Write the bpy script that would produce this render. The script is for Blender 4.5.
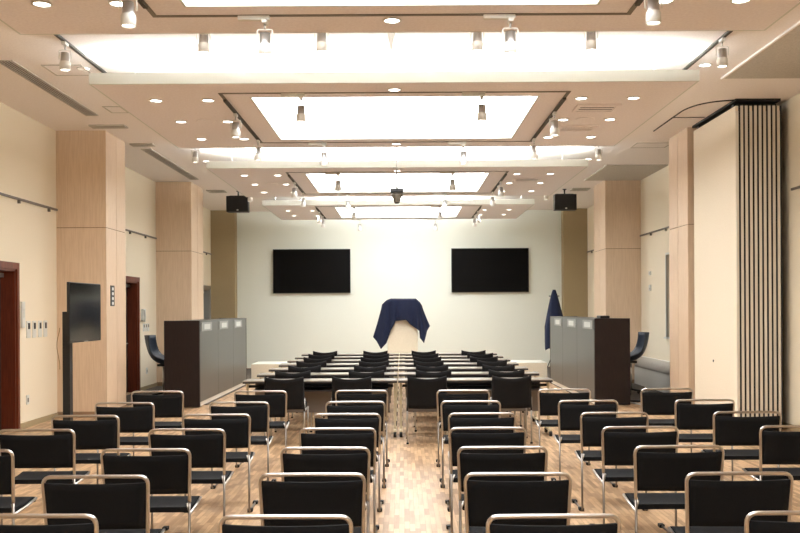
import bpy, bmesh, math, random
from mathutils import Vector, Matrix
random.seed(7)
PI = math.pi
F = 900.0                      # focal length in pixels of the 800 px wide frame
# ---------------------------------------------------------------- camera, world, exposure
scene = bpy.context.scene
for o in list(bpy.data.objects): bpy.data.objects.remove(o)
C = scene.collection
cam_d = bpy.data.cameras.new('camera'); cam = bpy.data.objects.new('camera', cam_d); C.objects.link(cam)
cam_d.sensor_width = 36; cam_d.lens = F*36/800
cam_d.shift_x = -0.0025; cam_d.shift_y = (309-266.5)/800
cam_d.clip_start = .05; cam_d.clip_end = 200
cam.matrix_world = Matrix.Translation((.07, 0, 1.63)) @ Matrix.Rotation(PI/2, 4, 'X') @ Matrix.Rotation(math.radians(-.315), 4, 'Z')
scene.camera = cam
w = bpy.data.worlds.new('world'); scene.world = w; w.use_nodes = True
w.node_tree.nodes['Background'].inputs[0].default_value = (.9, .95, 1, 1)
w.node_tree.nodes['Background'].inputs[1].default_value = .3
vs = scene.view_settings
vs.view_transform = 'Standard'; vs.look = 'None'; vs.gamma = 1; vs.use_curve_mapping = False
vs.exposure = 0.76
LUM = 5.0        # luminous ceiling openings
COVE = 105.0      # watts per cove strip
DOWN = 19.0      # watts per downlight
SPOT = 3.0

def area(name, loc, sx, sy, power, rot, col=(.90, .97, 1)):
    l = bpy.data.lights.new(name, 'AREA'); l.shape = 'RECTANGLE'; l.size = sx; l.size_y = sy
    l.energy = power; l.color = col
    o = bpy.data.objects.new(name, l); C.objects.link(o); o.location = loc; o.rotation_euler = rot
    return o

# ---------------------------------------------------------------- measures
W = 5.2; HC = 4.38; ZP = 4.04; PT = .12; WP = 3.25; YB = 25.2; YN = -4.0
RAFTS = [(-2.0, 2.25, 3.25), (3.92, 7.85, 3.25), (9.58, 13.41, 3.25), (15.31, 19.26, 3.25), (20.82, 24.2, 3.15)]  # first raft is out of view, added overhead to light the near chairs
# cove strips lying on top of each raft's near edge, shining up at the ceiling
for i, (y0, y1, hw) in enumerate(RAFTS):
    if i: area('cove_strip_light', (0, y0+.14, ZP+PT+.02), 2*hw-.3, .10, COVE, (PI, 0, 0))
area('cove_strip_light', (0, 24.1, ZP+PT+.02), 6.0, .08, COVE*.14, (PI-.5, 0, 0))
for sx in (-1, 1):             # daylight-free side coves on top of the rafts' long edges
    pass

# ---------------------------------------------------------------- materials
def mat(name, col, rough=.6, metal=0., spec=.5, emit=None, es=0., coat=0.):
    m = bpy.data.materials.new(name); m.use_nodes = True
    b = m.node_tree.nodes['Principled BSDF']
    b.inputs['Base Color'].default_value = (*col, 1); b.inputs['Roughness'].default_value = rough
    b.inputs['Metallic'].default_value = metal; b.inputs['Specular IOR Level'].default_value = spec
    b.inputs['Coat Weight'].default_value = coat
    if emit: b.inputs['Emission Color'].default_value = (*emit, 1); b.inputs['Emission Strength'].default_value = es
    return m
def lin(r, g, b): 
    f = lambda c: (c/255/12.92) if c/255 <= .04045 else ((c/255+.055)/1.055)**2.4
    return (f(r), f(g), f(b))
def nodes(m): return m.node_tree.nodes, m.node_tree.links, m.node_tree.nodes['Principled BSDF']
def speckle(name, c1, c2, scale=60, rough=.8, bump=.1, stretch=(1, 1, 1), detail=3, lo=.35, hi=.65):
    m = mat(name, c1, rough); n, l, b = nodes(m)
    tc = n.new('ShaderNodeTexCoord'); mp = n.new('ShaderNodeMapping'); mp.inputs['Scale'].default_value = stretch
    nz = n.new('ShaderNodeTexNoise'); nz.inputs['Scale'].default_value = scale; nz.inputs['Detail'].default_value = detail
    cr = n.new('ShaderNodeValToRGB'); cr.color_ramp.elements[0].position = lo; cr.color_ramp.elements[1].position = hi
    cr.color_ramp.elements[0].color = (*c1, 1); cr.color_ramp.elements[1].color = (*c2, 1)
    l.new(tc.outputs['Object'], mp.inputs[0]); l.new(mp.outputs[0], nz.inputs['Vector'])
    l.new(nz.outputs['Fac'], cr.inputs[0]); l.new(cr.outputs[0], b.inputs['Base Color'])
    if bump:
        bp = n.new('ShaderNodeBump'); bp.inputs['Strength'].default_value = bump; bp.inputs['Distance'].default_value = .01
        l.new(nz.outputs['Fac'], bp.inputs['Height']); l.new(bp.outputs[0], b.inputs['Normal'])
    return m
M = {}
M['ceiling'] = speckle('ceiling_plaster', lin(240, 233, 229), lin(246, 240, 236), 45, .9, .15)
M['raft'] = speckle('raft_textured_board', lin(236, 228, 228), lin(243, 236, 236), 38, .9, .25)
M['fascia'] = mat('cream_fascia', lin(208, 208, 198), .6)
M['wall'] = speckle('cream_wallcovering', lin(233, 220, 194), lin(237, 225, 201), 80, .75, .05)
M['white_wall'] = speckle('white_front_wall', lin(229, 233, 222), lin(233, 237, 227), 60, .7, .03)
M['white_wall'].node_tree.nodes['Principled BSDF'].inputs['Specular IOR Level'].default_value = .1
M['tan'] = speckle('tan_wallcovering', lin(160, 142, 108), lin(167, 149, 114), 70, .75, .05)
M['oak'] = speckle('pale_oak_veneer', lin(213, 186, 156), lin(225, 200, 172), 7, .5, .03, (14, 14, .5), 5)
M['groove'] = mat('joint_shadow_gap', lin(150, 122, 94), .8)
M['rail'] = mat('grey_picture_rail', lin(110, 102, 90), .5)
M['door'] = speckle('red_brown_door_wood', lin(92, 40, 22), lin(118, 54, 30), 6, .4, .02, (12, 12, .6), 4)
M['door_dark'] = mat('dark_door_leaf', lin(58, 28, 20), .45)
M['chrome'] = mat('chrome_tube', lin(200, 193, 186), .28, 1.0)
M['chrome_leg'] = mat('dull_chrome_leg', lin(140, 132, 124), .3, 1.0)
M['silver'] = mat('satin_silver', lin(190, 188, 184), .35, .9)
M['black_fabric'] = speckle('black_sling_fabric', lin(17, 17, 18), lin(25, 25, 26), 350, .9, .1)
M['black_mesh'] = speckle('black_mesh_fabric', lin(15, 14, 14), lin(28, 26, 26), 260, .85, .3)
for k_ in ('black_fabric', 'black_mesh'): M[k_].node_tree.nodes['Principled BSDF'].inputs['Specular IOR Level'].default_value = .2
M['black'] = mat('black_plastic', lin(20, 20, 21), .45)
M['rubber'] = mat('black_rubber', lin(14, 14, 14), .7)
M['screen'] = mat('black_glass_screen', lin(10, 10, 11), .12, 0, .5)
M['screen_matt'] = mat('matt_black_screen', lin(9, 8, 8), .5, 0, .1)
M['navy'] = speckle('navy_cloth', lin(12, 22, 50), lin(18, 30, 64), 120, .85, .1)
M['shell'] = mat('dark_blue_plastic_shell', lin(36, 44, 56), .4)
M['dark_panel'] = speckle('dark_wenge_laminate', lin(30, 20, 18), lin(36, 25, 22), 8, .5, .0, (10, 10, .6))
M['grey_panel'] = speckle('brushed_grey_panel', lin(76, 77, 78), lin(86, 87, 87), 5, .34, .02, (30, 30, .4))
M['dark_panel'].node_tree.nodes['Principled BSDF'].inputs['Specular IOR Level'].default_value = .25
M['grey_panel'].node_tree.nodes['Principled BSDF'].inputs['Metallic'].default_value = .6
M['plate'] = mat('pale_plate', lin(215, 216, 208), .4)
M['plate_grey'] = mat('grey_plate', lin(136, 137, 133), .4)
M['sign_white'] = mat('sign_white', lin(235, 235, 230), .5)
M['paper'] = mat('white_card', lin(198, 199, 193), .5)
M['desk_top'] = mat('desk_laminate', lin(158, 147, 134), .3, 0, .6, coat=.6)
M['desk_edge'] = mat('dark_desk_edge', lin(34, 28, 26), .5)
M['modesty'] = mat('grey_modesty_panel', lin(120, 108, 98), .5)
M['post'] = mat('cream_desk_post', lin(214, 200, 170), .35, .3)
M['stage'] = speckle('cream_stage_front', lin(226, 214, 190), lin(232, 220, 197), 40, .6, .0)
M['stage_top'] = speckle('pale_stage_top', lin(228, 228, 216), lin(233, 233, 222), 40, .4, .0)
M['carpet'] = speckle('dark_carpet', lin(70, 62, 55), lin(86, 78, 70), 90, .95, .3)
M['white'] = mat('white_painted_metal', lin(226, 224, 216), .4)
M['grey_slat'] = speckle('perforated_grey_ceiling', lin(182, 176, 166), lin(198, 192, 182), 60, .85, .1)
M['vent_dark'] = mat('vent_dark_gap', lin(70, 66, 60), .7)
M['grey_glass'] = mat('grey_window_glass', lin(140, 146, 142), .2)
M['lens'] = mat('lit_lamp_glass', (1, 1, 1), .3, emit=(1, .96, .9), es=7)
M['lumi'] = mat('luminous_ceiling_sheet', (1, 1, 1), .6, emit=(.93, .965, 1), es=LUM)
M['leaf'] = speckle('cream_partition_face', lin(232, 218, 194), lin(237, 224, 202), 50, .7, .02)
M['leaf_edge'] = mat('pale_partition_edge', lin(224, 216, 202), .45)
M['gasket'] = mat('dark_gasket', lin(34, 32, 32), .7)
M['cable_w'] = mat('white_cable', lin(205, 205, 205), .5)
M['cable_y'] = mat('yellow_cable', lin(140, 112, 62), .5)
# clear glass jar round each spot lamp
g = mat('clear_lamp_glass', (1, 1, 1), .05); nb = g.node_tree.nodes['Principled BSDF']; nb.inputs['Transmission Weight'].default_value = .55
nb.inputs['Base Color'].default_value = (.85, .85, .83, 1); M['glass'] = g
# parquet
def parquet():
    m = mat('oak_parquet', (.5, .4, .3), .42, 0, .35); n, l, b = nodes(m)
    tc = n.new('ShaderNodeTexCoord'); mp = n.new('ShaderNodeMapping'); mp.inputs['Rotation'].default_value = (0, 0, PI/2)
    br = n.new('ShaderNodeTexBrick'); br.offset = .37; br.offset_frequency = 2; br.inputs['Scale'].default_value = 1
    br.inputs['Brick Width'].default_value = .22; br.inputs['Row Height'].default_value = .04; br.inputs['Mortar Size'].default_value = .0012
    br.inputs['Color1'].default_value = (*lin(202, 168, 130), 1); br.inputs['Color2'].default_value = (*lin(134, 102, 72), 1)
    br.inputs['Mortar'].default_value = (*lin(140, 108, 76), 1); br.inputs['Bias'].default_value = -.15
    nz = n.new('ShaderNodeTexNoise'); nz.inputs['Scale'].default_value = 5; nz.inputs['Detail'].default_value = 6
    mp2 = n.new('ShaderNodeMapping'); mp2.inputs['Scale'].default_value = (9, .7, 1)
    mx = n.new('ShaderNodeMixRGB'); mx.blend_type = 'MULTIPLY'; mx.inputs[0].default_value = .45
    cr = n.new('ShaderNodeValToRGB'); cr.color_ramp.elements[0].position = .35; cr.color_ramp.elements[0].color = (.62, .56, .5, 1); cr.color_ramp.elements[1].position = .6
    l.new(tc.outputs['Object'], mp.inputs[0]); l.new(mp.outputs[0], br.inputs['Vector'])
    l.new(tc.outputs['Object'], mp2.inputs[0]); l.new(mp2.outputs[0], nz.inputs['Vector']); l.new(nz.outputs['Fac'], cr.inputs[0])
    l.new(br.outputs['Color'], mx.inputs[1]); l.new(cr.outputs[0], mx.inputs[2]); l.new(mx.outputs[0], b.inputs['Base Color'])
    return m
M['parquet'] = parquet()

# ---------------------------------------------------------------- mesh helpers
class MB:
    def __init__(s): s.bm = bmesh.new()
    def box(s, x0, x1, y0, y1, z0, z1, bev=0):
        r = bmesh.ops.create_cube(s.bm, size=1)
        for v in r['verts']:
            v.co = Vector(((x0+x1)/2+v.co.x*(x1-x0), (y0+y1)/2+v.co.y*(y1-y0), (z0+z1)/2+v.co.z*(z1-z0)))
        if bev:
            es = set(e for v in r['verts'] for e in v.link_edges)
            bmesh.ops.bevel(s.bm, geom=list(es), offset=bev, segments=2, affect='EDGES', profile=.5)
        return s
    def lathe(s, prof, c=(0, 0, 0), n=20, axis='Z', cap=True):
        rings = []
        for r, h in prof:
            ring = []
            for k in range(n):
                a = 2*PI*k/n; p = (r*math.cos(a), r*math.sin(a), h)
                if axis == 'X': p = (h, p[0], p[1])
                if axis == 'Y': p = (p[0], h, p[1])
                ring.append(s.bm.verts.new((p[0]+c[0], p[1]+c[1], p[2]+c[2])))
            rings.append(ring)
        for a, b in zip(rings, rings[1:]):
            for k in range(n): s.bm.faces.new((a[k], a[(k+1) % n], b[(k+1) % n], b[k])).smooth = True
        if cap:
            s.bm.faces.new(rings[0][::-1]); s.bm.faces.new(rings[-1])
        return s
    def tube(s, pts, r, n=8, fillet=0, closed=False):
        P = [Vector(p) for p in pts]
        if fillet:
            Q = [P[0]]
            for a, b, c in zip(P, P[1:], P[2:]):
                d1 = (a-b); d2 = (c-b); f = min(fillet, d1.length*.45, d2.length*.45)
                p0 = b+d1.normalized()*f; p1 = b+d2.normalized()*f
                for k in range(6):
                    t = k/5; Q.append(p0*(1-t)**2+b*2*t*(1-t)+p1*t*t)
            Q.append(P[-1]); P = Q
        rings = []; up = None
        for i, p in enumerate(P):
            d = (P[min(i+1, len(P)-1)]-P[max(i-1, 0)]).normalized()
            if up is None:
                up = Vector((0, 0, 1)) if abs(d.z) < .9 else Vector((0, 1, 0))
            u = (up-d*up.dot(d)).normalized(); v = d.cross(u); up = u
            rings.append([s.bm.verts.new(p+(u*math.cos(2*PI*k/n)+v*math.sin(2*PI*k/n))*r) for k in range(n)])
        for a, b in zip(rings, rings[1:]):
            for k in range(n): s.bm.faces.new((a[k], a[(k+1) % n], b[(k+1) % n], b[k])).smooth = True
        s.bm.faces.new(rings[0][::-1]); s.bm.faces.new(rings[-1])
        return s
    def sheet(s, fn, nu, nv, th):
        """thick curved sheet: fn(u,v)->Vector, thickness th along the normal"""
        G = [[Vector(fn(i/nu, j/nv)) for j in range(nv+1)] for i in range(nu+1)]
        def nrm(i, j):
            a = G[min(i+1, nu)][j]-G[max(i-1, 0)][j]; b = G[i][min(j+1, nv)]-G[i][max(j-1, 0)]
            return a.cross(b).normalized()
        A = [[s.bm.verts.new(G[i][j]+nrm(i, j)*th/2) for j in range(nv+1)] for i in range(nu+1)]
        B = [[s.bm.verts.new(G[i][j]-nrm(i, j)*th/2) for j in range(nv+1)] for i in range(nu+1)]
        for i in range(nu):
            for j in range(nv):
                s.bm.faces.new((A[i][j], A[i+1][j], A[i+1][j+1], A[i][j+1])).smooth = True
                s.bm.faces.new((B[i][j+1], B[i+1][j+1], B[i+1][j], B[i][j])).smooth = True
        for i in range(nu):
            s.bm.faces.new((A[i][0], B[i][0], B[i+1][0], A[i+1][0])); s.bm.faces.new((A[i+1][nv], B[i+1][nv], B[i][nv], A[i][nv]))
        for j in range(nv):
            s.bm.faces.new((A[0][j+1], B[0][j+1], B[0][j], A[0][j])); s.bm.faces.new((A[nu][j], B[nu][j], B[nu][j+1], A[nu][j+1]))
        return s
    def build(s, name, m, parent=None, loc=None):
        me = bpy.data.meshes.new(name); bmesh.ops.recalc_face_normals(s.bm, faces=s.bm.faces[:])
        s.bm.to_mesh(me); s.bm.free(); me.materials.append(m if not isinstance(m, str) else M[m])
        o = bpy.data.objects.new(name, me); C.objects.link(o)
        if parent: o.parent = parent
        if loc: o.location = loc
        return o
def struct(name, mb, m, parent=None):
    o = mb.build(name, m, parent)
    if not parent: o['kind'] = 'structure'
    return o
def tag(o, label, cat, group=None):
    o['label'] = label; o['category'] = cat
    if group: o['group'] = group
    return o
def thing(name, label, cat, loc=(0, 0, 0), rz=0, group=None):
    o = bpy.data.objects.new(name, None); o.empty_display_size = .1; C.objects.link(o)
    o.location = loc; o.rotation_euler = (0, 0, rz)
    return tag(o, label, cat, group)
KIDS = {}
def copy_tree(o, loc=None, rz=None, label=None, group=None, parent=None):
    c = o.copy(); C.objects.link(c)
    if parent: c.parent = parent
    for ch in [x for x in bpy.data.objects if x.parent == o]: copy_tree(ch, parent=c)
    if loc is not None: c.location = loc
    if rz is not None: c.rotation_euler = (0, 0, rz)
    if label: c['label'] = label
    if group: c['group'] = group
    return c
class Proto:                    # first call moves the prototype itself, later calls copy it
    def __init__(s, root): s.root = root; s.used = False
    def put(s, loc, rz, label, group):
        if not s.used:
            s.used = True; o = s.root; o.location = loc; o.rotation_euler = (0, 0, rz); o['label'] = label; o['group'] = group
            return o
        return copy_tree(s.root, loc, rz, label, group)
ORD = ['nearest', 'second', 'third', 'fourth', 'fifth', 'sixth', 'seventh', 'eighth', 'ninth', 'tenth']

# ---------------------------------------------------------------- room shell
struct('floor', MB().box(-W-.4, W+.4, YN-.2, YB+.4, -.1, 0), 'parquet')
struct('ceiling', MB().box(-W-.4, W+.4, YN-.2, YB+.4, HC, HC+.1), 'ceiling')
def wall_with_holes(name, x0, x1, holes, y0, y1):
    mb = MB(); y = y0
    for (a, b, z0, z1) in sorted(holes):
        mb.box(x0, x1, y, a, 0, HC)
        if z0 > 0: mb.box(x0, x1, a, b, 0, z0)
        mb.box(x0, x1, a, b, z1, HC); y = b
    mb.box(x0, x1, y, y1, 0, HC)
    return struct(name, mb, 'wall')
D1 = (10.5, 12.28, 0, 2.2); D2 = (17.05, 17.95, 0, 2.2); D3 = (23.7, 24.65, 0, 2.2); WN = (16.4, 17.45, 1.06, 2.65)
wall_with_holes('wall_left', -W-.3, -W, [D1, D2, D3], YN-.2, YB)
wall_with_holes('wall_right', W, W+.3, [WN], YN-.2, YB)
struct('wall_back', MB().box(-W, W, YN-.2, YN, 0, HC), 'wall')
struct('wall_front', MB().box(-4.7, 4.7, YB, YB+.2, 0, HC), 'white_wall')
for sx, nm in ((-1, 'left'), (1, 'right')):
    a, b = sorted((sx*4.54, sx*W))
    struct('wall_front_'+nm, MB().box(a, b, 24.84, YB+.1, 0, HC), 'tan')
# doors
def door(name, D, leafm, casem, two=False):
    y0, y1, _, z1 = D
    e = MB()
    e.box(-W-.01, -W+.025, y0-.09, y0, 0, z1+.09); e.box(-W-.01, -W+.025, y1, y1+.07, 0, z1+.09); e.box(-W-.01, -W+.025, y0, y1, z1, z1+.09)
    e.box(-W-.28, -W, y0, y0+.03, 0, z1); e.box(-W-.28, -W, y1-.03, y1, 0, z1); e.box(-W-.28, -W, y0+.03, y1-.03, z1-.03, z1)
    o = struct(name, e, casem)
    lf = MB()
    if two:
        m_ = (y0+y1)/2; lf.box(-W-.24, -W-.19, y0+.03, m_-.003, .01, z1-.03); lf.box(-W-.24, -W-.19, m_+.003, y1-.03, .01, z1-.03)
    else: lf.box(-W-.24, -W-.19, y0+.03, y1-.03, .01, z1-.03)
    lf.build('door_leaf', leafm, o)
    MB().tube([(-W-.19, y1-.2 if not two else (y0+y1)/2+.08, .98), (-W-.14, y1-.2 if not two else (y0+y1)/2+.08, .98), (-W-.14, y1-.33 if not two else (y0+y1)/2+.2, .98)], .011, fillet=.02).build('door_handle', 'silver', o)
    MB().box(-W-.19, -W-.13, y1-.32, y1-.06, z1-.11, z1-.05, .006).build('door_closer', 'silver', o)
    return o
door('door_1', D1, 'door_dark', 'door', True); door('door_2', D2, 'door_dark', 'door')
door('door_3', D3, 'grey_glass', 'silver')
# window on the right
y0, y1, z0, z1 = WN
wf = MB().box(W-.01, W+.02, y0-.04, y0, z0-.04, z1+.04).box(W-.01, W+.02, y1, y1+.03, z0-.04, z1+.04).box(W-.01, W+.02, y0, y1, z1, z1+.04)
wf.box(W+.16, W+.2, y0, y0+.04, z0, z1).box(W+.16, W+.2, y1-.04, y1, z0, z1).box(W+.16, W+.2, y0+.04, y1-.04, z1-.04, z1).box(W+.16, W+.2, y0+.04, y1-.04, z0, z0+.04).box(W+.16, W+.2, y0+.04, y1-.04, 1.95, 1.99)
win = struct('window_1', wf, 'plate')
MB().box(W+.17, W+.185, y0+.04, y1-.04, z0+.04, z1-.04).build('pane', 'grey_glass', win)
MB().box(W-.05, W+.16, y0-.03, y1+.03, z0-.03, z0).build('window_sill', 'fascia', win)
struct('wall_window_recess', MB().box(W+.2, W+.3, y0-.05, y1+.05, z0-.05, z1+.05), 'grey_slat')
struct('wall_door_recess', MB().box(-W-.3, -W-.26, 10.4, 24.8, 0, 2.3), 'tan')
# oak clad columns
def column(sx, y0, y1, side):
    a, b = sorted((sx*4.44, sx*W))
    o = struct('wall_column_'+side, MB().box(a+(.008 if sx > 0 else 0), b-(.008 if sx < 0 else 0), y0+.008, y1-.008, 0, HC), 'groove')
    mb = MB()
    xs = sx*4.44
    ym = y0+(y1-y0)*.52
    for (z0, z1) in ((.09, 2.893), (2.905, HC)):
        mb.box(a, b, y0, y0+.02, z0, z1)
        mb.box(min(xs, xs+sx*.02), max(xs, xs+sx*.02), y0+.0205, ym-.006, z0, z1)
        mb.box(min(xs, xs+sx*.02), max(xs, xs+sx*.02), ym+.006, y1, z0, z1)
    mb.build('oak_cladding', 'oak', o)
    MB().box(a-.002 if sx > 0 else a, b if sx > 0 else b+.002, y0-.002, y1, 0, .09).build('plinth', 'groove', o)
for sx, s_ in ((-1, 'left'), (1, 'right')):
    column(sx, 13.74, 14.7, s_); column(sx, 19.3, 20.45, s_)
# picture rails, baseboards
n = 0
for sx in (-1, 1):
    for (a, b) in ((YN, 13.74 if sx < 0 else 11.8), (14.7, 19.3), (20.45, 24.84)):
        n += 1; mb = MB(); x = sx*W
        mb.box(min(x, x-sx*.025), max(x, x-sx*.025), a, b, 3.155, 3.185)
        y = a+.6
        while y < b-.2:
            mb.box(min(x, x-sx*.035), max(x, x-sx*.035), y, y+.03, 3.11, 3.16); y += 1.05
        struct('trim_%d' % n, mb, 'rail')
for sx, nm in ((-1, 'left'), (1, 'right')):
    mb = MB(); x = sx*W
    segs = [(YN, 10.4), (12.36, 13.74), (14.7, 16.95), (18.03, 19.3), (20.45, 23.6)] if sx < 0 else [(YN, 13.74), (20.45, 24.84)]
    for a, b in segs: mb.box(min(x, x-sx*.012), max(x, x-sx*.012), a, b, 0, .08)
    struct('baseboard_'+nm, mb, 'tan')
# dark carpet behind the counters, stage
for sx, nm in ((-1, 'left'), (1, 'right')):
    a, b = sorted((sx*3.29, sx*5.19)); struct('floor_carpet_'+nm, MB().box(a, b, 15.5, 24.84, .0, .012), 'carpet')
struct('floor_platform', MB().box(-3.33, 3.33, 20.25, 21.25, 0, .40, .004), 'stage')
struct('floor_platform_covering', MB().box(-3.325, 3.325, 20.255, 21.245, .40, .408), 'stage_top')
# low bench along right wall
bb = MB(); bm = bb.bm
prof = [(W, .012), (5.04, .012), (5.04, .38), (5.12, .60), (W, .60)]
A = [bm.verts.new((x, 14.75, z)) for x, z in prof]; B = [bm.verts.new((x, 19.28, z)) for x, z in prof]
bm.faces.new(A); bm.faces.new(B[::-1])
for k in range(5): bm.faces.new((A[k], A[(k+1) % 5], B[(k+1) % 5], B[k]))
hc = struct('trim_wall_casing', bb, 'white')
MB().sheet(lambda u, v: (5.03+.08*v, 14.8+u*4.4, .385+.215*v), 2, 2, .008).build('sloped_grille', 'grey_slat', hc)
# flat textured grey ceiling fields on the right
struct('ceiling_grey_field', MB().box(3.93, W, 2.0, 10.75, HC-.02, HC), 'grey_slat')
struct('ceiling_far_grey_field', MB().box(4.0, W, 17.3, 19.3, HC-.02, HC), 'grey_slat')
struct('trim_ceiling_edge', MB().box(3.905, 3.93, 2.0, 10.78, HC-.022, HC), 'ceiling')

# ---------------------------------------------------------------- ceiling rafts
RN = ['unseen raft above the camera', 'nearest ceiling raft', 'second ceiling raft', 'third ceiling raft', 'farthest ceiling raft']
OPEN = []
for i, (y0, y1, hw) in enumerate(RAFTS):
    yc = (y0+y1)/2; hl = 1.26 if i < 4 else 1.22; ox = 1.63 if i < 4 else 1.5
    OPEN.append((yc, hl, ox))
    r = thing('ceiling_raft', 'beige ceiling raft with glowing opening, ' + ['unseen above the camera, added to light the near chairs', 'nearest, cut by the top of the photo', 'second from the camera', 'third from the camera', 'smallest, closest to the white front wall'][i], 'ceiling panel', (0, yc, ZP), 0, 'suspended ceiling rafts')
    h = (y1-y0)/2
    b = MB()
    def ring(mb, X, Y, x, y, z0, z1):
        mb.box(-X, X, -Y, -y, z0, z1); mb.box(-X, X, y, Y, z0, z1); mb.box(-X, -x, -y, y, z0, z1); mb.box(x, X, -y, y, z0, z1)
    ring(b, hw-.02, h-.02, ox+.02, hl+.02, 0, .02); b.build('board', 'raft', r)
    f = MB(); ring(f, hw, h, hw-.02, h-.02, .0, PT); ring(f, ox+.02, hl+.02, ox, hl, .001, PT+.0); f.build('fascia', 'fascia', r)
    t = MB(); ring(t, hw-.02, h-.02, ox+.02, hl+.02, .02, PT-.01); t.build('backing', 'fascia', r)
    g = MB(); ring(g, 1.96, hl+.245, 1.92, hl+.205, -.006, .0); g.build('groove', 'rail', r)
    s = MB()
    for px in (-2.9, -1.1, 1.1, 2.9):
        for py in (-h*.75, h*.75): s.tube([(px, py, PT-.01), (px, py, HC-ZP)], .008)
    s.build('hanger', 'silver', r)
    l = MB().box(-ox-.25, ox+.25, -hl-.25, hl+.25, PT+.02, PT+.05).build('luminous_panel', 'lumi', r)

# downlights
def make_downlight():
    r = thing('downlight', '', 'downlight')
    MB().lathe([(.062, -.0), (.078, -.001), (.08, -.008), (.066, -.012), (.062, -.004)], n=28, cap=False).build('rim', 'white', r)
    MB().lathe([(.001, -.003), (.062, -.003), (.062, -.001), (.001, -.001)], n=28, cap=False).build('lamp', 'lens', r)
    l = bpy.data.lights.new('downlight_beam', 'SPOT'); l.energy = DOWN; l.spot_size = math.radians(120); l.spot_blend = .8; l.color = (.97, .98, .96); l.shadow_soft_size = .06
    lo = bpy.data.objects.new('downlight_beam', l); C.objects.link(lo); lo.parent = r; lo.location = (0, 0, -.02)
    return r
DL = Proto(make_downlight())
for i, (y0, y1, hw) in enumerate(RAFTS[1:], 1):
    yc = (y0+y1)/2; rows = (-1.17, 0, 1.17) if i < 4 else (-.58, .58)
    for sx in (-1, 1):
        for x, c in ((2.74, 'outer'), (2.14, 'inner')):
            if i == 4: x -= .05
            for k, dy in enumerate(rows):
                if i == 1 and k < 2: continue
                row = ['front', 'middle', 'back'][k] if i < 4 else ['front', 'back'][k]
                DL.put((sx*x, yc+dy, ZP), 0, 'downlight in %s, %s side, %s column, %s' % (RN[i], 'left' if sx < 0 else 'right', c, row), 'downlights in the ceiling rafts')
    for dy, c in ((-1.62, 'front edge'), (1.62, 'back edge')):
        if i == 1 and dy < 0: continue
        if i == 4: continue
        DL.put((.0, yc+dy, ZP), 0, 'centre line downlight at the %s of the %s' % (c, RN[i]), 'downlights in the ceiling rafts')
for sx in (-1, 1):
    for k, y in enumerate((10.2, 11.35, 12.5, 13.65, 16.6, 18.2)):
        DL.put((sx*3.52, y, HC), 0, 'small downlight in the %s side ceiling beside the rafts, %s from the camera' % ('left' if sx < 0 else 'right', ORD[k]), 'downlights along the side ceilings')

# track spotlights
def make_spot():
    r = thing('track_spotlight', '', 'spotlight')
    MB().box(-.02, .02, -.05, .05, -.03, 0, .003).build('adapter', 'white', r)
    MB().tube([(0, 0, -.03), (0, 0, -.075)], .008).build('stem', 'silver', r)
    MB().tube([(-.062, 0, -.17), (-.062, 0, -.075), (.062, 0, -.075), (.062, 0, -.17)], .005, fillet=.02).build('yoke', 'white', r)
    MB().lathe([(.02, -.10), (.042, -.105), (.045, -.19), (.05, -.2)], n=20).build('lamp_body', 'silver', r)
    MB().lathe([(.05, -.195), (.055, -.21), (.055, -.285), (.05, -.285), (.048, -.215)], n=20, cap=False).build('glass_hood', 'white', r)
    MB().lathe([(.0465, -.262), (.0465, -.272)], n=20).build('lamp', 'lens', r)
    l = bpy.data.lights.new('spot_beam', 'SPOT'); l.energy = SPOT; l.spot_size = math.radians(95); l.spot_blend = .6; l.color = (.97, .98, .96); l.shadow_soft_size = .04
    lo = bpy.data.objects.new('spot_beam', l); C.objects.link(lo); lo.parent = r; lo.location = (0, 0, -.30)
    return r
SP = Proto(make_spot())
def driver(x, y, z, lab):
    t = thing('lamp_driver_box', lab, 'track box', (x, y, z), 0, 'white boxes on the ceiling tracks')
    MB().box(-.13, .13, -.025, .025, -.035, 0, .004).build('housing', 'white', t)
    MB().box(.05, .125, -.028, -.024, -.028, -.008).build('end_plate', 'plate', t)
for i, (y0, y1, hw) in enumerate(RAFTS[1:], 1):
    yc, hl, ox = OPEN[i]
    for dy, e in ((-hl-.225, 'front'), (hl+.225, 'back')):
        if i == 1 and dy < 0: continue
        for cx, s_ in ((-1.13, 'left'), (.88, 'right')):
            driver(cx, yc+dy, ZP-.006, 'white track box at %s edge of opening in %s, %s one' % (e, RN[i], s_))
            SP.put((cx+.09, yc+dy, ZP-.041), 0, 'spotlight under %s edge of opening in %s, %s one' % (e, RN[i], s_), 'spotlights under the ceiling rafts')
    sides = {1: [(6.65, 'only')], 2: [(10.95, 'front'), (12.65, 'back')], 3: [(16.9, 'front'), (18.4, 'back')], 4: [(22.0, 'front'), (23.0, 'back')]}[i]
    for sx in (-1, 1):
        tr = MB().box(-.018, .018, -hl*.97, hl*.97, -.022, 0)
        tag(tr.build('light_track', 'vent_dark', None, (sx*1.94, yc, ZP-.006)), 'dark track along %s side of opening in %s' % ('left' if sx < 0 else 'right', RN[i]), 'light track', 'side light tracks under the rafts')
        for y, k in sides:
            SP.put((sx*1.94, y, ZP-.028), 0, 'spotlight on %s side track of %s, %s one' % ('left' if sx < 0 else 'right', RN[i], k), 'spotlights under the ceiling rafts')
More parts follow.
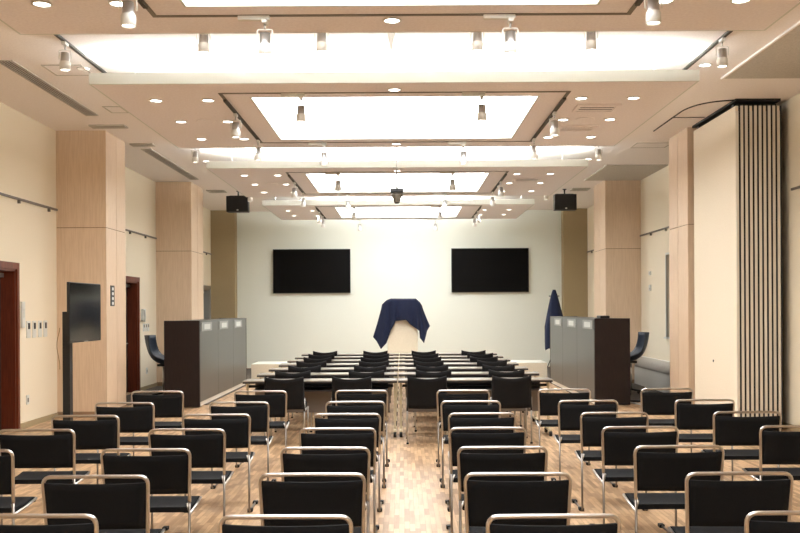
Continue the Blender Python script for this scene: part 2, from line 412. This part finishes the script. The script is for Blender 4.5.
for k, (a, b, n_) in enumerate(((8.4, 10.45, 'first'), (14.0, 15.2, 'second'), (19.6, 20.8, 'third'))):
    for sx in (-1, 1):
        s_ = 'left' if sx < 0 else 'right'
        tag(MB().box(-.018, .018, -(b-a)/2, (b-a)/2, -.022, 0).build('light_track', 'vent_dark', None, (sx*3.34, (a+b)/2, HC)), 'short dark track on side ceiling at %s end of %s gap between rafts' % (s_, n_), 'light track', 'light tracks in the gaps')
        SP.put((sx*3.34, (9.15, 14.9, 20.3)[k], HC-.022), 0, 'spotlight on short side track at %s end of %s gap between rafts' % (s_, n_), 'spotlights in the gaps between rafts')
tag(MB().box(-2.6, 2.6, -.018, .018, -.022, 0).build('light_track', 'white', None, (0, 8.55, HC)), 'long white track across the bright gap behind the nearest raft', 'light track')
for x, lab in ((-1.80, 'leftmost'), (-.68, 'second from left'), (.80, 'third from left'), (1.88, 'rightmost')):
    SP.put((x, 8.55, HC-.022), 0, 'spotlight in the bright gap behind the nearest raft, %s of four' % lab, 'spotlights in the gaps between rafts')
t = thing('ceiling_sprinkler', 'small pointed white fitting hanging at the centre of the first bright gap', 'sprinkler', (-.02, 8.6, HC))
MB().lathe([(.06, 0), (.06, -.02), (.045, -.05)], n=16).build('cup', 'white', t)
MB().lathe([(.045, -.05), (.03, -.16), (.006, -.30)], n=16).build('cone', 'white', t)
# hanging device on pole
t = thing('hanging_projector', 'small grey and black projector hanging from the ceiling on a thin pole', 'projector', (-.0, 14.2, HC))
MB().lathe([(.05, 0), (.05, -.03), (.012, -.04)], n=16).build('ceiling_plate', 'white', t)
MB().tube([(0, 0, -.03), (0, 0, -.86)], .012).tube([(-.06, 0, -.52), (.06, 0, -.52)], .008).build('pole', 'silver', t)
MB().box(-.1, .1, -.1, .1, -.92, -.86, .01).build('mount_box', 'black', t)
MB().lathe([(.085, -.92), (.09, -.96), (.05, -1.04), (.045, -1.07)], n=20).build('housing', 'rail', t)
MB().lathe([(.035, -1.07), (.03, -1.085)], n=16).build('lens', 'black', t)

# vents and hatches on ceiling
def slot_vent(x, ya, yb, lab):
    t = thing('linear_air_vent', lab, 'air vent', (x, (ya+yb)/2, HC))
    h = (yb-ya)/2
    m = MB(); m.box(-.09, -.075, -h, h, -.012, 0).box(.075, .09, -h, h, -.012, 0).box(-.075, .075, -h, -h+.015, -.012, 0).box(-.075, .075, h-.015, h, -.012, 0)
    m.build('frame', 'grey_slat', t)
    MB().box(-.075, .075, -h+.015, h-.015, -.003, 0).build('dark_gap', 'vent_dark', t)
    for k in range(4):
        q = -.05+k*.034; MB().box(q-.006, q+.006, -h+.015, h-.015, -.011, -.003).build('blade', 'grey_slat', t)
slot_vent(-4.27, 9.85, 12.65, 'long grey slot vent in the left side ceiling, nearer one')
slot_vent(-4.27, 15.3, 18.9, 'long grey slot vent in the left side ceiling, farther one')
def box_vent(x0, x1, y0, y1, z, lab):
    t = thing('ceiling_vent', lab, 'air vent', ((x0+x1)/2, (y0+y1)/2, z)); a = (x1-x0)/2; b = (y1-y0)/2
    MB().box(-a, a, -b, -b+.05, -.02, 0).box(-a, a, b-.05, b, -.02, 0).box(-a, -a+.05, -b+.05, b-.05, -.02, 0).box(a-.05, a, -b+.05, b-.05, -.02, 0).build('frame', 'raft' if z < HC else 'grey_slat', t)
    MB().box(-a+.05, a-.05, -b+.05, b-.05, -.004, 0).build('dark_gap', 'vent_dark', t)
    for k in range(3):
        q = -b+.05+(k+.5)*(2*b-.1)/3; MB().box(-a+.05, a-.05, q-.03, q+.022, -.016, -.012).build('blade', 'raft' if z < HC else 'grey_slat', t)
box_vent(2.16, 2.68, 10.62, 11.02, ZP, 'louvred vent in the second ceiling raft on the right, front one')
box_vent(2.16, 2.68, 11.85, 12.2, ZP, 'louvred vent in the second ceiling raft on the right, back one')
box_vent(2.16, 2.68, 16.6, 17.0, ZP, 'beige louvred vent in the third ceiling raft on the right')
box_vent(-4.55, -4.02, 13.3, 13.5, HC, 'small louvred vent in the side ceiling by the nearer left column')
box_vent(-4.4, -4.02, 14.8, 15.0, HC, 'small louvred vent in the side ceiling just past the nearer left column')
box_vent(-4.4, -4.0, 20.6, 21.0, HC, 'small louvred vent in the side ceiling past the farther left column')
box_vent(4.0, 4.4, 20.6, 21.0, HC, 'small louvred vent in the side ceiling past the farther right column')
def hatch(x0, x1, y0, y1, lab):
    t = thing('ceiling_hatch', lab, 'access hatch', ((x0+x1)/2, (y0+y1)/2, HC)); a = (x1-x0)/2; b = (y1-y0)/2
    MB().box(-a, a, -b, -b+.02, -.008, 0).box(-a, a, b-.02, b, -.008, 0).box(-a, -a+.02, -b+.02, b-.02, -.008, 0).box(a-.02, a, -b+.02, b-.02, -.008, 0).build('frame', 'grey_slat', t)
    MB().box(-a+.024, a-.024, -b+.024, b-.024, -.005, 0).build('panel', 'ceiling', t)
hatch(-3.95, -3.5, 10.05, 10.5, 'square access hatch in the left side ceiling beside the first gap')
hatch(-3.95, -3.7, 12.1, 12.5, 'small square access hatch in the left side ceiling beside the second raft')
hatch(4.0, 4.6, 15.0, 15.45, 'rectangular access hatch in the right side ceiling past the nearer column')
for sx in (-1, 1):
    for j, yy in ((2, 11.48), (3, 17.28)):
        t = thing('ceiling_speaker_grille', 'round flush beige speaker grille in the %s, %s side' % (RN[j], 'left' if sx < 0 else 'right'), 'speaker grille', (sx*2.42, yy, ZP), 0, 'round flush grilles')
        MB().lathe([(.12, 0), (.12, -.004), (.112, -.006)], n=28).build('grille', 'raft', t)

# black loudspeakers hanging by front
for sx, s_ in ((-1, 'left'), (1, 'right')):
    t = thing('hanging_loudspeaker', 'black box loudspeaker hanging from the ceiling at the %s of the white front wall' % s_, 'speaker', (-3.70 if sx < 0 else 3.84, 20.8, HC), 0, 'hanging loudspeakers')
    MB().box(-.25, .25, -.15, .06, -.5, -.13, .01).build('cabinet', 'black', t)
    MB().box(-.25, .25, -.156, -.15, -.49, -.14).build('grille', 'rubber', t)
    MB().tube([(0, 0, 0), (0, 0, -.11)], .018).lathe([(.04, -.02), (.05, 0)], n=14).box(-.2, .2, -.03, .03, -.13, -.11).build('bracket', 'black', t)
    MB().box(-.01, .03, -.16, -.155, -.47, -.445).build('badge', 'plate', t)

# ---------------------------------------------------------------- front wall screens
for sx, s_ in ((-1, 'left'), (1, 'right')):
    xa, xb = sorted((sx*1.41, sx*3.57)); t = thing('wall_monitor', 'large black monitor mounted on the %s half of the white front wall' % s_, 'monitor', ((xa+xb)/2+.045, YB, 2.7), 0, 'wall monitors')
    h = (xb-xa)/2
    MB().box(-h, h, -.09, -.03, -.615, .615, .006).build('bezel', 'black', t)
    MB().box(-h+.018, h-.018, -.093, -.09, -.597, .597).build('screen', 'screen_matt', t)
    MB().box(-.4, .4, -.03, 0, -.3, .3).build('bracket', 'silver', t)

# lectern on stage, navy cloth
YL = 20.5; SL = YL/F
def PX(x, y, Y):   # pixel seen at depth Y -> X, Z
    xp = x-(y-309)*.0055; yp = y+(x-402)*.0055; s = Y/F
    return .07+(xp-402)*s, 1.63+(309-yp)*s
t = thing('lectern', 'cream lectern standing on the low platform under a navy cloth', 'lectern', (.08, YL+.30, .408))
MB().box(-.36, .36, -.26, .26, .0, .05, .01).build('base', 'stage', t)
MB().box(-.345, .345, -.24, .24, .05, 1.22, .02).build('body', 'stage', t)
MB().box(-.37, .37, -.26, .26, 1.22, 1.26, .012).build('top', 'stage', t)
MB().box(-.24, .24, -.18, .18, 1.26, 1.415, .03).build('reading_desk', 'stage', t)
cols = [((382, 305), (373, 337)), ((383.5, 303.5), (376.5, 341)), ((386, 301), (381, 349)), ((389, 299.6), (386.5, 343)), ((391, 299), (391, 330)),
        ((393, 299), (394, 325)), ((396, 299), (395.5, 321)), ((400, 299), (400, 320.5)), ((405, 299), (406, 320)), ((410, 299), (411, 325)),
        ((413, 299), (417, 329)), ((416, 299), (419.5, 331)), ((418, 301), (420, 338)), ((420, 302.5), (424, 343)), ((421, 304.5), (427, 331)), ((422, 306), (430, 326))]
NC = len(cols)
def cloth(u, v):
    # v 0..0.2 rear hang, .2...45 top, .45..1 front hang
    i = min(int(u*(NC-1)), NC-2); f = u*(NC-1)-i
    tx = cols[i][0][0]*(1-f)+cols[i+1][0][0]*f; ty = cols[i][0][1]*(1-f)+cols[i+1][0][1]*f
    bx = cols[i][1][0]*(1-f)+cols[i+1][1][0]*f; by = cols[i][1][1]*(1-f)+cols[i+1][1][1]*f
    c = abs(u-.5)*2
    wrap = .2*c**2.5
    fold = .035*math.sin(u*34)+.02*math.sin(u*61+1)
    Yf = YL+wrap-.04
    if v >= .45:
        k = (v-.45)/.55
        X, Z = PX(tx+(bx-tx)*(k**1.15), ty+(by-ty)*k, Yf)
        return (X, Yf+fold*k-.03*math.sin(k*2.5), Z)
    X, Z = PX(tx, ty, Yf)
    yb = YL+.62-wrap
    if v >= .2:
        k = (.45-v)/.25
        return (X, Yf+(yb-Yf)*k, Z+.012*math.sin(k*PI))
    k = (.2-v)/.2
    return (X, yb+.03*math.sin(u*30)*k, Z-.55*k)
tag(MB().sheet(cloth, 60, 30, .008).build('draped_cloth', 'navy'), 'navy blue cloth draped over the cream lectern', 'cloth')

# covered stand at right
t = thing('tripod_stand', 'thin silver and black tripod stand under a navy cloth, right of the stage', 'stand', (3.62, 21.0, .012))
MB().tube([(0, 0, .35), (0, 0, 1.95)], .014).build('pole', 'silver', t)
MB().lathe([(.03, .62), (.035, .66), (.03, .7)], n=14).build('collar', 'silver', t)
for k, a in enumerate((PI, -.8, 1.1)):
    MB().tube([(0, 0, .64), (.26*math.cos(a), .26*math.sin(a), .01)], .011).build('leg', 'black', t)
MB().tube([(-.12, 0, 1.9), (.12, 0, 1.9)], .012).build('crossbar', 'black', t)
def cape(u, v):
    a = u*2*PI; r = (.03+.19*min(1, v*1.6)**.8); 
    r *= 1+.12*math.sin(5*a+v*2)*v
    return (3.62+r*math.cos(a)*1.0, 21.0+r*math.sin(a)*.75, 2.06-1.3*v-.12*math.cos(a*1+.3)*-v*.9+.03*math.sin(3*a)*v)
tag(MB().sheet(cape, 40, 24, .006).build('draped_cloth', 'navy'), 'tall narrow navy cloth hanging over the tripod stand right of the stage', 'cloth')

# ---------------------------------------------------------------- counters
for sx, s_ in ((-1, 'left'), (1, 'right')):
    t = thing('reception_counter', 'tall counter with grey front panels and dark end, %s side of hall' % s_, 'counter', (-3.31 if sx < 0 else 3.28, 15.0, 0.0), 0, 'tall counters')
    X = lambda a, b: tuple(sorted((sx*a, sx*b)))
    L = 4.55
    a, b = X(0.02, .57); MB().box(a, b, 0.0505, L-.0505, .013, .09).build('plinth', 'leaf_edge', t)
    a, b = X(-.0, .59); MB().box(a, b, 0, .05, .013, 1.455, .003).build('end_panel', 'dark_panel', t)
    a, b = X(0, .59); MB().box(a, b, L-.05, L, .013, 1.455, .003).build('end_panel', 'dark_panel', t)
    a, b = X(.03, .40); MB().box(a, b, .052, L-.052, 1.43, 1.455).build('top_shelf', 'grey_panel', t)
    a, b = X(.03, .59); MB().box(a, b, .052, L-.052, .95, .98).build('worktop', 'dark_panel', t)
    for k in range(3):
        ya = .055+k*(L-.11)/3; yb = .055+(k+1)*(L-.11)/3-.008
        a, b = X(-.0, .028); p = MB().box(a, b, ya, yb, .09, 1.455, .002).build('front_panel', 'grey_panel', t)
        ym = ya+.40
        a, b = X(-.012, 0); MB().box(a, b, ym-.33, ym+.50, 1.27, 1.42, .003).build('name_plate', 'plate_grey', p)
        a, b = X(-.015, -.012); MB().box(a, b, ym-.14, ym+.34, 1.30, 1.39).build('card', 'paper', p)
tag(MB().box(3.42, 3.58, 15.2, 15.5, 1.4555, 1.50, .012).build('black_case', 'black'), 'small black box lying on top of the right counter', 'box')

# shell chairs behind counters
def shell_chair(x, y, rz, lab):
    t = thing('swivel_chair', lab, 'chair', (x, y, .012), rz, 'shell chairs behind the counters')
    def sh(u, v):   # bucket profile, faces +Y locally; v 0 seat front ... 1 back top
        xx = (u-.5)*2; ctl = [(.24, .66), (.05, .60), (-.20, .60), (-.28, .78), (-.34, 1.16)]
        q = [Vector((a, b)) for a, b in ctl]
        while len(q) > 1: q = [m*(1-v)+n*v for m, n in zip(q, q[1:])]
        side = abs(xx)**2.6; fl = math.sin(min(1, v*1.05)*PI)**.7 if v < .95 else 0
        wdt = .25-.05*max(0, v-.7)/.3
        return (xx*wdt, q[0].x+side*.14*max(0, v-.4)/.6, q[0].y+side*.13*max(0, fl))
    MB().sheet(sh, 16, 20, .014).build('seat_shell', 'shell', t)
    MB().box(-.1, .1, -.1, .12, .59, .63, .01).build('seat_mount', 'black', t)
    MB().tube([(0, 0, .08), (0, 0, .6)], .025).build('column', 'chrome', t)
    for k in range(5):
        a = k*2*PI/5+.3; l = MB().tube([(0, 0, .1), (.22*math.cos(a), .22*math.sin(a), .07)], .018).build('base_leg', 'black', t)
        MB().lathe([(.025, -.012), (.028, 0), (.025, .012)], (.22*math.cos(a), .22*math.sin(a), .028), 12, 'X').build('caster', 'rubber', l)
shell_chair(-4.33, 16.6, -PI/2, 'dark blue shell swivel chair behind the left counter, nearest the camera')
shell_chair(4.33, 16.8, PI/2, 'dark blue shell swivel chair behind the right counter, nearest the camera')
shell_chair(4.20, 18.1, PI/2, 'dark blue shell swivel chair mostly hidden behind the right counter, farther one')

# ---------------------------------------------------------------- television on stand, left
t = thing('television_stand', 'black floor post stand carrying the television by the left oak column', 'stand', (-4.02, 11.0, 0))
MB().box(-.045, .045, -.05, .05, .03, 1.62, .004).build('post', 'black', t)
MB().box(-.3, .3, -.35, .35, .0, .03, .008).build('base_plate', 'black', t)
MB().box(.045, .13, -.12, .12, 1.48, 1.58, .004).build('bracket', 'black', t)
tv = thing('television', 'flat black television facing into the room on a floor post stand', 'television', (-3.86, 11.06, 1.61), math.radians(-1.5))
MB().box(.012, .045, -.51, .51, -.36, .36, .006).build('case', 'black', tv)
MB().box(.045, .048, -.5, .5, -.345, .35).build('screen', 'screen', tv)
MB().box(.045, .05, -.06, .06, -.357, -.348).build('badge', 'silver', tv)
tag(MB().tube([(-4.085, 10.92, 1.42), (-4.10, 10.96, 1.40), (-4.14, 10.95, 1.22), (-4.10, 10.96, .98), (-4.085, 10.92, .92)], .004, fillet=.1).build('power_cable', 'cable_y'), 'thin yellowish cable looping down beside the television post', 'cable')

# ---------------------------------------------------------------- wall fittings
def plates(name, lab, cat, y0, zc, k, w_, h_, gap, X=-W, slot='black'):
    t = thing(name, lab, cat, (X, y0, zc))
    for i in range(k):
        q = MB().box(0, .012, i*gap, i*gap+w_, -h_/2, h_/2, .002).build('plate', 'plate', t)
        MB().box(.012, .02, i*gap+w_*.3, i*gap+w_*.7, h_*.02, h_*.38).build('switch', slot, q)
plates('switch_plate', 'four tall switch plates on left wall between red-brown door and oak column', 'switches', 12.62, 1.37, 4, .12, .24, .2)
t = thing('wall_panel', 'narrow pale control panel on the left wall above the switch plates', 'control panel', (-W, 12.42, 1.56))
MB().box(0, .03, 0, .1, -.16, .2, .004).build('housing', 'plate', t); MB().box(.03, .034, .02, .08, -.02, .1).build('display', 'fascia', t)
plates('switch_plate', 'small group of switch plates on the left wall beside the farther dark door', 'switches', 18.3, 1.28, 3, .09, .16, .16, slot='rail')
t = thing('wall_telephone', 'pale handset on the left wall above the farther switch plates', 'wall phone', (-W, 18.15, 1.50))
MB().box(0, .06, 0, .16, -.08, .16, .01).build('cradle', 'plate', t); MB().tube([(.07, .04, -.1), (.08, .04, .02), (.07, .04, .14)], .018, fillet=.05).build('handset', 'plate', t)
t = thing('pictogram_sign', 'narrow black vertical sign with white marks on the nearer left column', 'sign', (-4.44, 13.92, 1.85))
MB().box(0, .012, 0, .17, -.15, .17, .002).build('board', 'black', t)
for k in range(4): MB().box(.012, .014, .05, .12, -.13+k*.075, -.085+k*.075).build('white_mark', 'sign_white', t)
for (X_, y_, sx, lab) in ((-W, 12.6, 1, 'low socket plate on the left wall near the television'), (W, 11.5, -1, 'low socket plate on the right wall beside the folded partition'), (-W, 18.5, 1, 'low socket plate on the left wall past the farther dark door')):
    t = thing('wall_socket', lab, 'socket', (X_, y_, .32)); MB().box(*sorted((0, sx*.01)), 0, .09, 0, .13, .002).build('plate', 'plate', t)
    MB().box(*sorted((sx*.01, sx*.014)), .03, .06, .03, .09).build('outlet', 'rail', t)
for z_, lab in ((2.3, 'upper'), (1.98, 'lower')):
    t = thing('thermostat', 'small pale square control on the right wall before the farther column, %s one' % lab, 'wall control', (W, 18.5, z_))
    MB().box(-.02, 0, 0, .14, 0, .12 if z_ < 2.2 else .08, .003).build('cover', 'plate', t); MB().box(-.024, -.02, .03, .1, .02, .06).build('display', 'grey_slat', t)

# ---------------------------------------------------------------- folded partition on right
NLf = 10; pit = .0605
for k in range(NLf):
    x0 = 4.49+k*pit
    lab = ('cream folding partition leaf with a small lock, innermost of the stack' if k == 0 else 'pale edge of folded partition leaf, %s from the big cream face' % ORD[k]) 
    if k == NLf-1: lab = 'folded partition leaf closest to the right wall, with dark edge'
    t = thing('partition_leaf', lab, 'partition', (x0, 11.88, 0), 0, 'stacked partition leaves')
    MB().box(0, .038, .015, 1.72, .02, HC-.09).build('panel', 'leaf', t)
    MB().box(.002, .036, 0, .015, .02, HC-(.09 if k % 3 else .16)).build('edge_strip', 'leaf_edge', t)
    MB().box(.038, pit, .004, 1.70, .02, HC-.09).build('gasket', 'gasket', t)
    MB().box(.01, .034, .1, .2, HC-.09, HC-.045).build('trolley', 'black', t); MB().box(.01, .034, 1.5, 1.6, HC-.09, HC-.045).build('trolley', 'black', t)
    if k == 0:
        MB().lathe([(.018, 0), (.018, -.006)], (-.0, .9, .87), 12, 'X').build('lock', 'black', t)
t = thing('partition_track', 'dark partition track set in the right side ceiling above the folded leaves', 'track')
MB().box(4.485, 5.08, 11.87, 13.65, HC-.03, HC).build('stack_pocket', 'gasket', t)
pts = [(4.5, 11.92), (4.25, 12.0), (4.08, 12.2), (4.0, 12.5), (4.0, 13.2), (4.0, 14.0)]
for a, b in zip(pts, pts[1:]):
    pass
mb = MB(); mb.tube([(x, y, HC-.004) for x, y in pts], .011, 6, fillet=.15); mb.build('curved_rail', 'gasket', t)
MB().box(4.0, 4.46, 13.0, 13.02, HC-.008, HC).build('cross_rail', 'gasket', t)

# cables on floor by right counter
tag(MB().tube([(3.95, 15.3, .02), (4.05, 14.9, .02), (4.15, 14.6, .02), (4.0, 14.3, .02), (4.25, 14.0, .02), (4.6, 14.0, .02)], .012, fillet=.12).build('floor_cable', 'cable_w'), 'loose white cable curling over the floor beside the right counter', 'cable')
tag(MB().tube([(3.87, 15.45, .03), (4.4, 15.42, .03), (5.1, 15.44, .03)], .018, fillet=.1).build('cable_cover', 'black'), 'black cable strip on the floor from the right counter to the wall', 'cable')

# ---------------------------------------------------------------- front block of chairs
def make_chair():
    r = thing('stacking_chair', '', 'chair')
    hw = .266
    MB().tube([(-.255, -.205, .47), (-.258, -.212, .56), (-hw, -.232, .79), (0, -.236, .792), (hw, -.232, .79), (.258, -.212, .56), (.255, -.205, .47)], .0098, 10, fillet=.045).build('back_frame', 'chrome', r)
    for sx in (-1, 1):
        MB().tube([(sx*.255, -.205, .47), (sx*.255, -.215, .012), (sx*.255, .16, .012)], .0086, 8, fillet=.03).build('leg', 'chrome_leg', r)
        MB().tube([(sx*.255, -.208, .395), (sx*.247, .0, .405), (sx*.243, .15, .425)], .0086, 8).build('seat_rail', 'chrome', r)
        MB().tube([(sx*.255, -.205, .405), (sx*.232, -.17, .455)], .006, 6).build('bracket', 'chrome', r)
        for y in (-.16, .13):
            MB().box(sx*.255-.02, sx*.255+.02, y-.028, y+.028, .0, .026, .005).build('glide', 'rubber', r)
    def bk(u, v):
        xx = (u-.5)*2; z = .522+.238*v
        yb = -.208-.026*(z-.55)/.24
        return (xx*(.249+.009*v), yb-.012*(1-xx*xx), z-.006*(1-xx*xx)*v)
    MB().sheet(bk, 12, 6, .012).build('backrest', 'black_fabric', r)
    def st(u, v):
        xx = (u-.5)*2; y = -.17+.325*v
        return (xx*.238, y, .415+.012*v-.016*math.sin(min(v, .9)/.9*PI)*(1-.3*xx*xx)-.014*(max(0, v-.85)/.15)**2)
    MB().sheet(st, 10, 12, .03).build('seat', 'black_fabric', r)
    return r
CH = Proto(make_chair())
rows = [  # pixel left, right, top of every chair seen
 [(-35, 99.5, 512), (220, 353, 515), (486, 620, 515), (746, 880, 510)],
 [(41, 150, 475), (260, 365, 472), (466, 571, 472), (685, 793, 472)],
 [(-74, 14, 449), (101, 191, 448.5), (282, 370, 446.5), (459, 547, 446), (634, 724, 445)],
 [(-3, 75, 428.5), (149, 226, 428.5), (300, 376, 427.5), (450, 525, 427), (601, 678, 426), (759, 837, 425)],
 [(52, 119, 415), (182, 250, 413.5), (314, 381, 413), (448, 515, 412.5), (580, 649, 412), (713, 782, 411)],
 [(96, 154, 402), (210, 269, 401.5), (325, 385, 401), (441, 501, 400.5), (558, 618, 400), (675, 734, 399)],
 [(131, 184, 390.5), (235, 286, 390.5), (336, 388, 390), (437, 490, 390), (538, 591, 388.5), (641, 692.5, 388)]]
rd = ['nearest row', 'second row', 'third row', 'fourth row', 'fifth row', 'sixth row', 'seventh row']
pos = ['leftmost', 'second from left', 'third from left', 'fourth from left', 'fifth from left', 'rightmost']
import statistics
for i, row in enumerate(rows):
    ys = statistics.mean([c[2]+((c[0]+c[1])/2-402)*.0055 for c in row])
    for j, (a, b, y) in enumerate(row):
        yp = y+((a+b)/2-402)*.0055
        s = .83/((yp*.5+ys*.5)-309)
        X = .07+((a+b)/2-(y-309)*.0055-402)*s; Y = s*F+.228
        n_ = len(row); where = 'rightmost' if j == n_-1 else pos[j]
        lab = 'black chrome framed chair, %s from camera, %s of %s' % (rd[i], where, ['four', 'five', 'six'][n_-4])
        CH.put((X, Y, 0), math.radians(random.uniform(-1.2, 1.2)), lab, 'chrome framed chairs in the front block')

# ---------------------------------------------------------------- desks and their chairs
def make_desk():
    r = thing('seminar_desk', '', 'desk')
    h = .982
    MB().box(-h, h, -.18, .18, .712, .725, .003).build('desktop', 'desk_top', r)
    MB().box(-h-.001, h+.001, -.181, .181, .690, .7115, .003).build('edge_band', 'desk_edge', r)
    MB().box(-h+.12, h-.12, -.17, .14, .585, .60).box(-h+.12, h-.12, .125, .14, .60, .69).build('under_shelf', 'desk_edge', r)
    MB().box(-h+.1, h-.1, .17, .185, .28, .66, .004).build('modesty_panel', 'modesty', r)
    for sx in (-1, 1):
        x = sx*(h-.03)
        lg = MB().box(x-.014, x+.014, -.03, .03, .09, .69, .004).build('leg', 'post', r)
        MB().box(x-.02, x+.02, -.2, .2, .06, .09, .006).build('foot_bar', 'post', lg)
        for y in (-.18, .18):
            MB().lathe([(.036, -.018), (.038, 0), (.036, .018)], (x, y, .038), 14, 'X').box(x-.012, x+.012, y-.015, y+.015, .05, .075).build('caster', 'rubber', lg)
    MB().tube([(-h+.05, 0, .64), (h-.05, 0, .64)], .018).build('crossbar', 'black', r)
    return r
DK = Proto(make_desk())
def make_desk_chair():
    r = thing('conference_chair', '', 'chair')
    def bk(u, v):
        xx = (u-.5)*2; return (xx*(.222+.012*v), -.235-.06*(1-xx*xx)-.02*v, .432+.39*v-.034*(1-xx*xx)*v)
    MB().sheet(bk, 16, 8, .022).build('backrest', 'black_mesh', r)
    def st(u, v):
        xx = (u-.5)*2; return (xx*.225, -.2+.42*v, .45-.01*math.sin(v*PI))
    MB().sheet(st, 8, 8, .05).build('seat', 'black_fabric', r)
    for sx in (-1, 1):
        MB().tube([(sx*.225, -.245, .80), (sx*.235, -.225, .5), (sx*.24, -.23, .40)], .011, 8, fillet=.03).build('back_post', 'black', r)
        MB().tube([(sx*.24, -.22, .56), (sx*.24, -.235, .012)], .0105, 8).build('leg', 'silver', r)
        MB().tube([(sx*.235, .19, .42), (sx*.235, .22, .012)], .0105, 8).build('leg', 'silver', r)
        MB().tube([(sx*.24, -.22, .41), (sx*.235, .19, .41)], .01, 8).build('seat_rail', 'silver', r)
        for y in (-.235, .22): MB().lathe([(.016, 0), (.014, .02)], (sx*.238, y, 0), 10).build('glide', 'rubber', r)
    return r
DC = Proto(make_desk_chair())
cols4 = [[(264, 303), (332.5, 371), (407.5, 446.5), (493, 531.5)], [(275, 310.5), (348.5, 383), (416, 450.5), (490, 525)],
         [(288, 320), (354, 386), (416, 447), (482, 515)], [(297, 326), (358.5, 387.5), (415, 444), (477, 508)],
         [(303, 331), (361, 389), (414, 441), (470, 500)], [(308, 334), (363, 388.5), (413, 438), (467, 493)], [(313.5, 337), (363.5, 387), (412, 435.5), (462, 485.5)]]
for i in range(7):
    yd = (.01272+.00124*i)*F+.18
    for sx, s_ in ((-1, 'left'), (1, 'right')):
        DK.put((.01+sx*.99, yd, 0), 0, 'seminar desk, %s one of the pair in the %s desk row from the camera' % (s_, ORD[i]), 'seminar desks')
    sc = .01197+.00124*i
    for j, (a, b) in enumerate(cols4[i]):
        X = .07+((a+b)/2-.35-402)*sc
        DC.put((X, sc*F+.315, 0), math.radians(random.uniform(-3, 3)), 'black mesh-backed chair, %s desk row from camera, %s of four' % (ORD[i], ['leftmost', 'second from left', 'third from left', 'rightmost'][j]), 'mesh backed chairs at the desks')
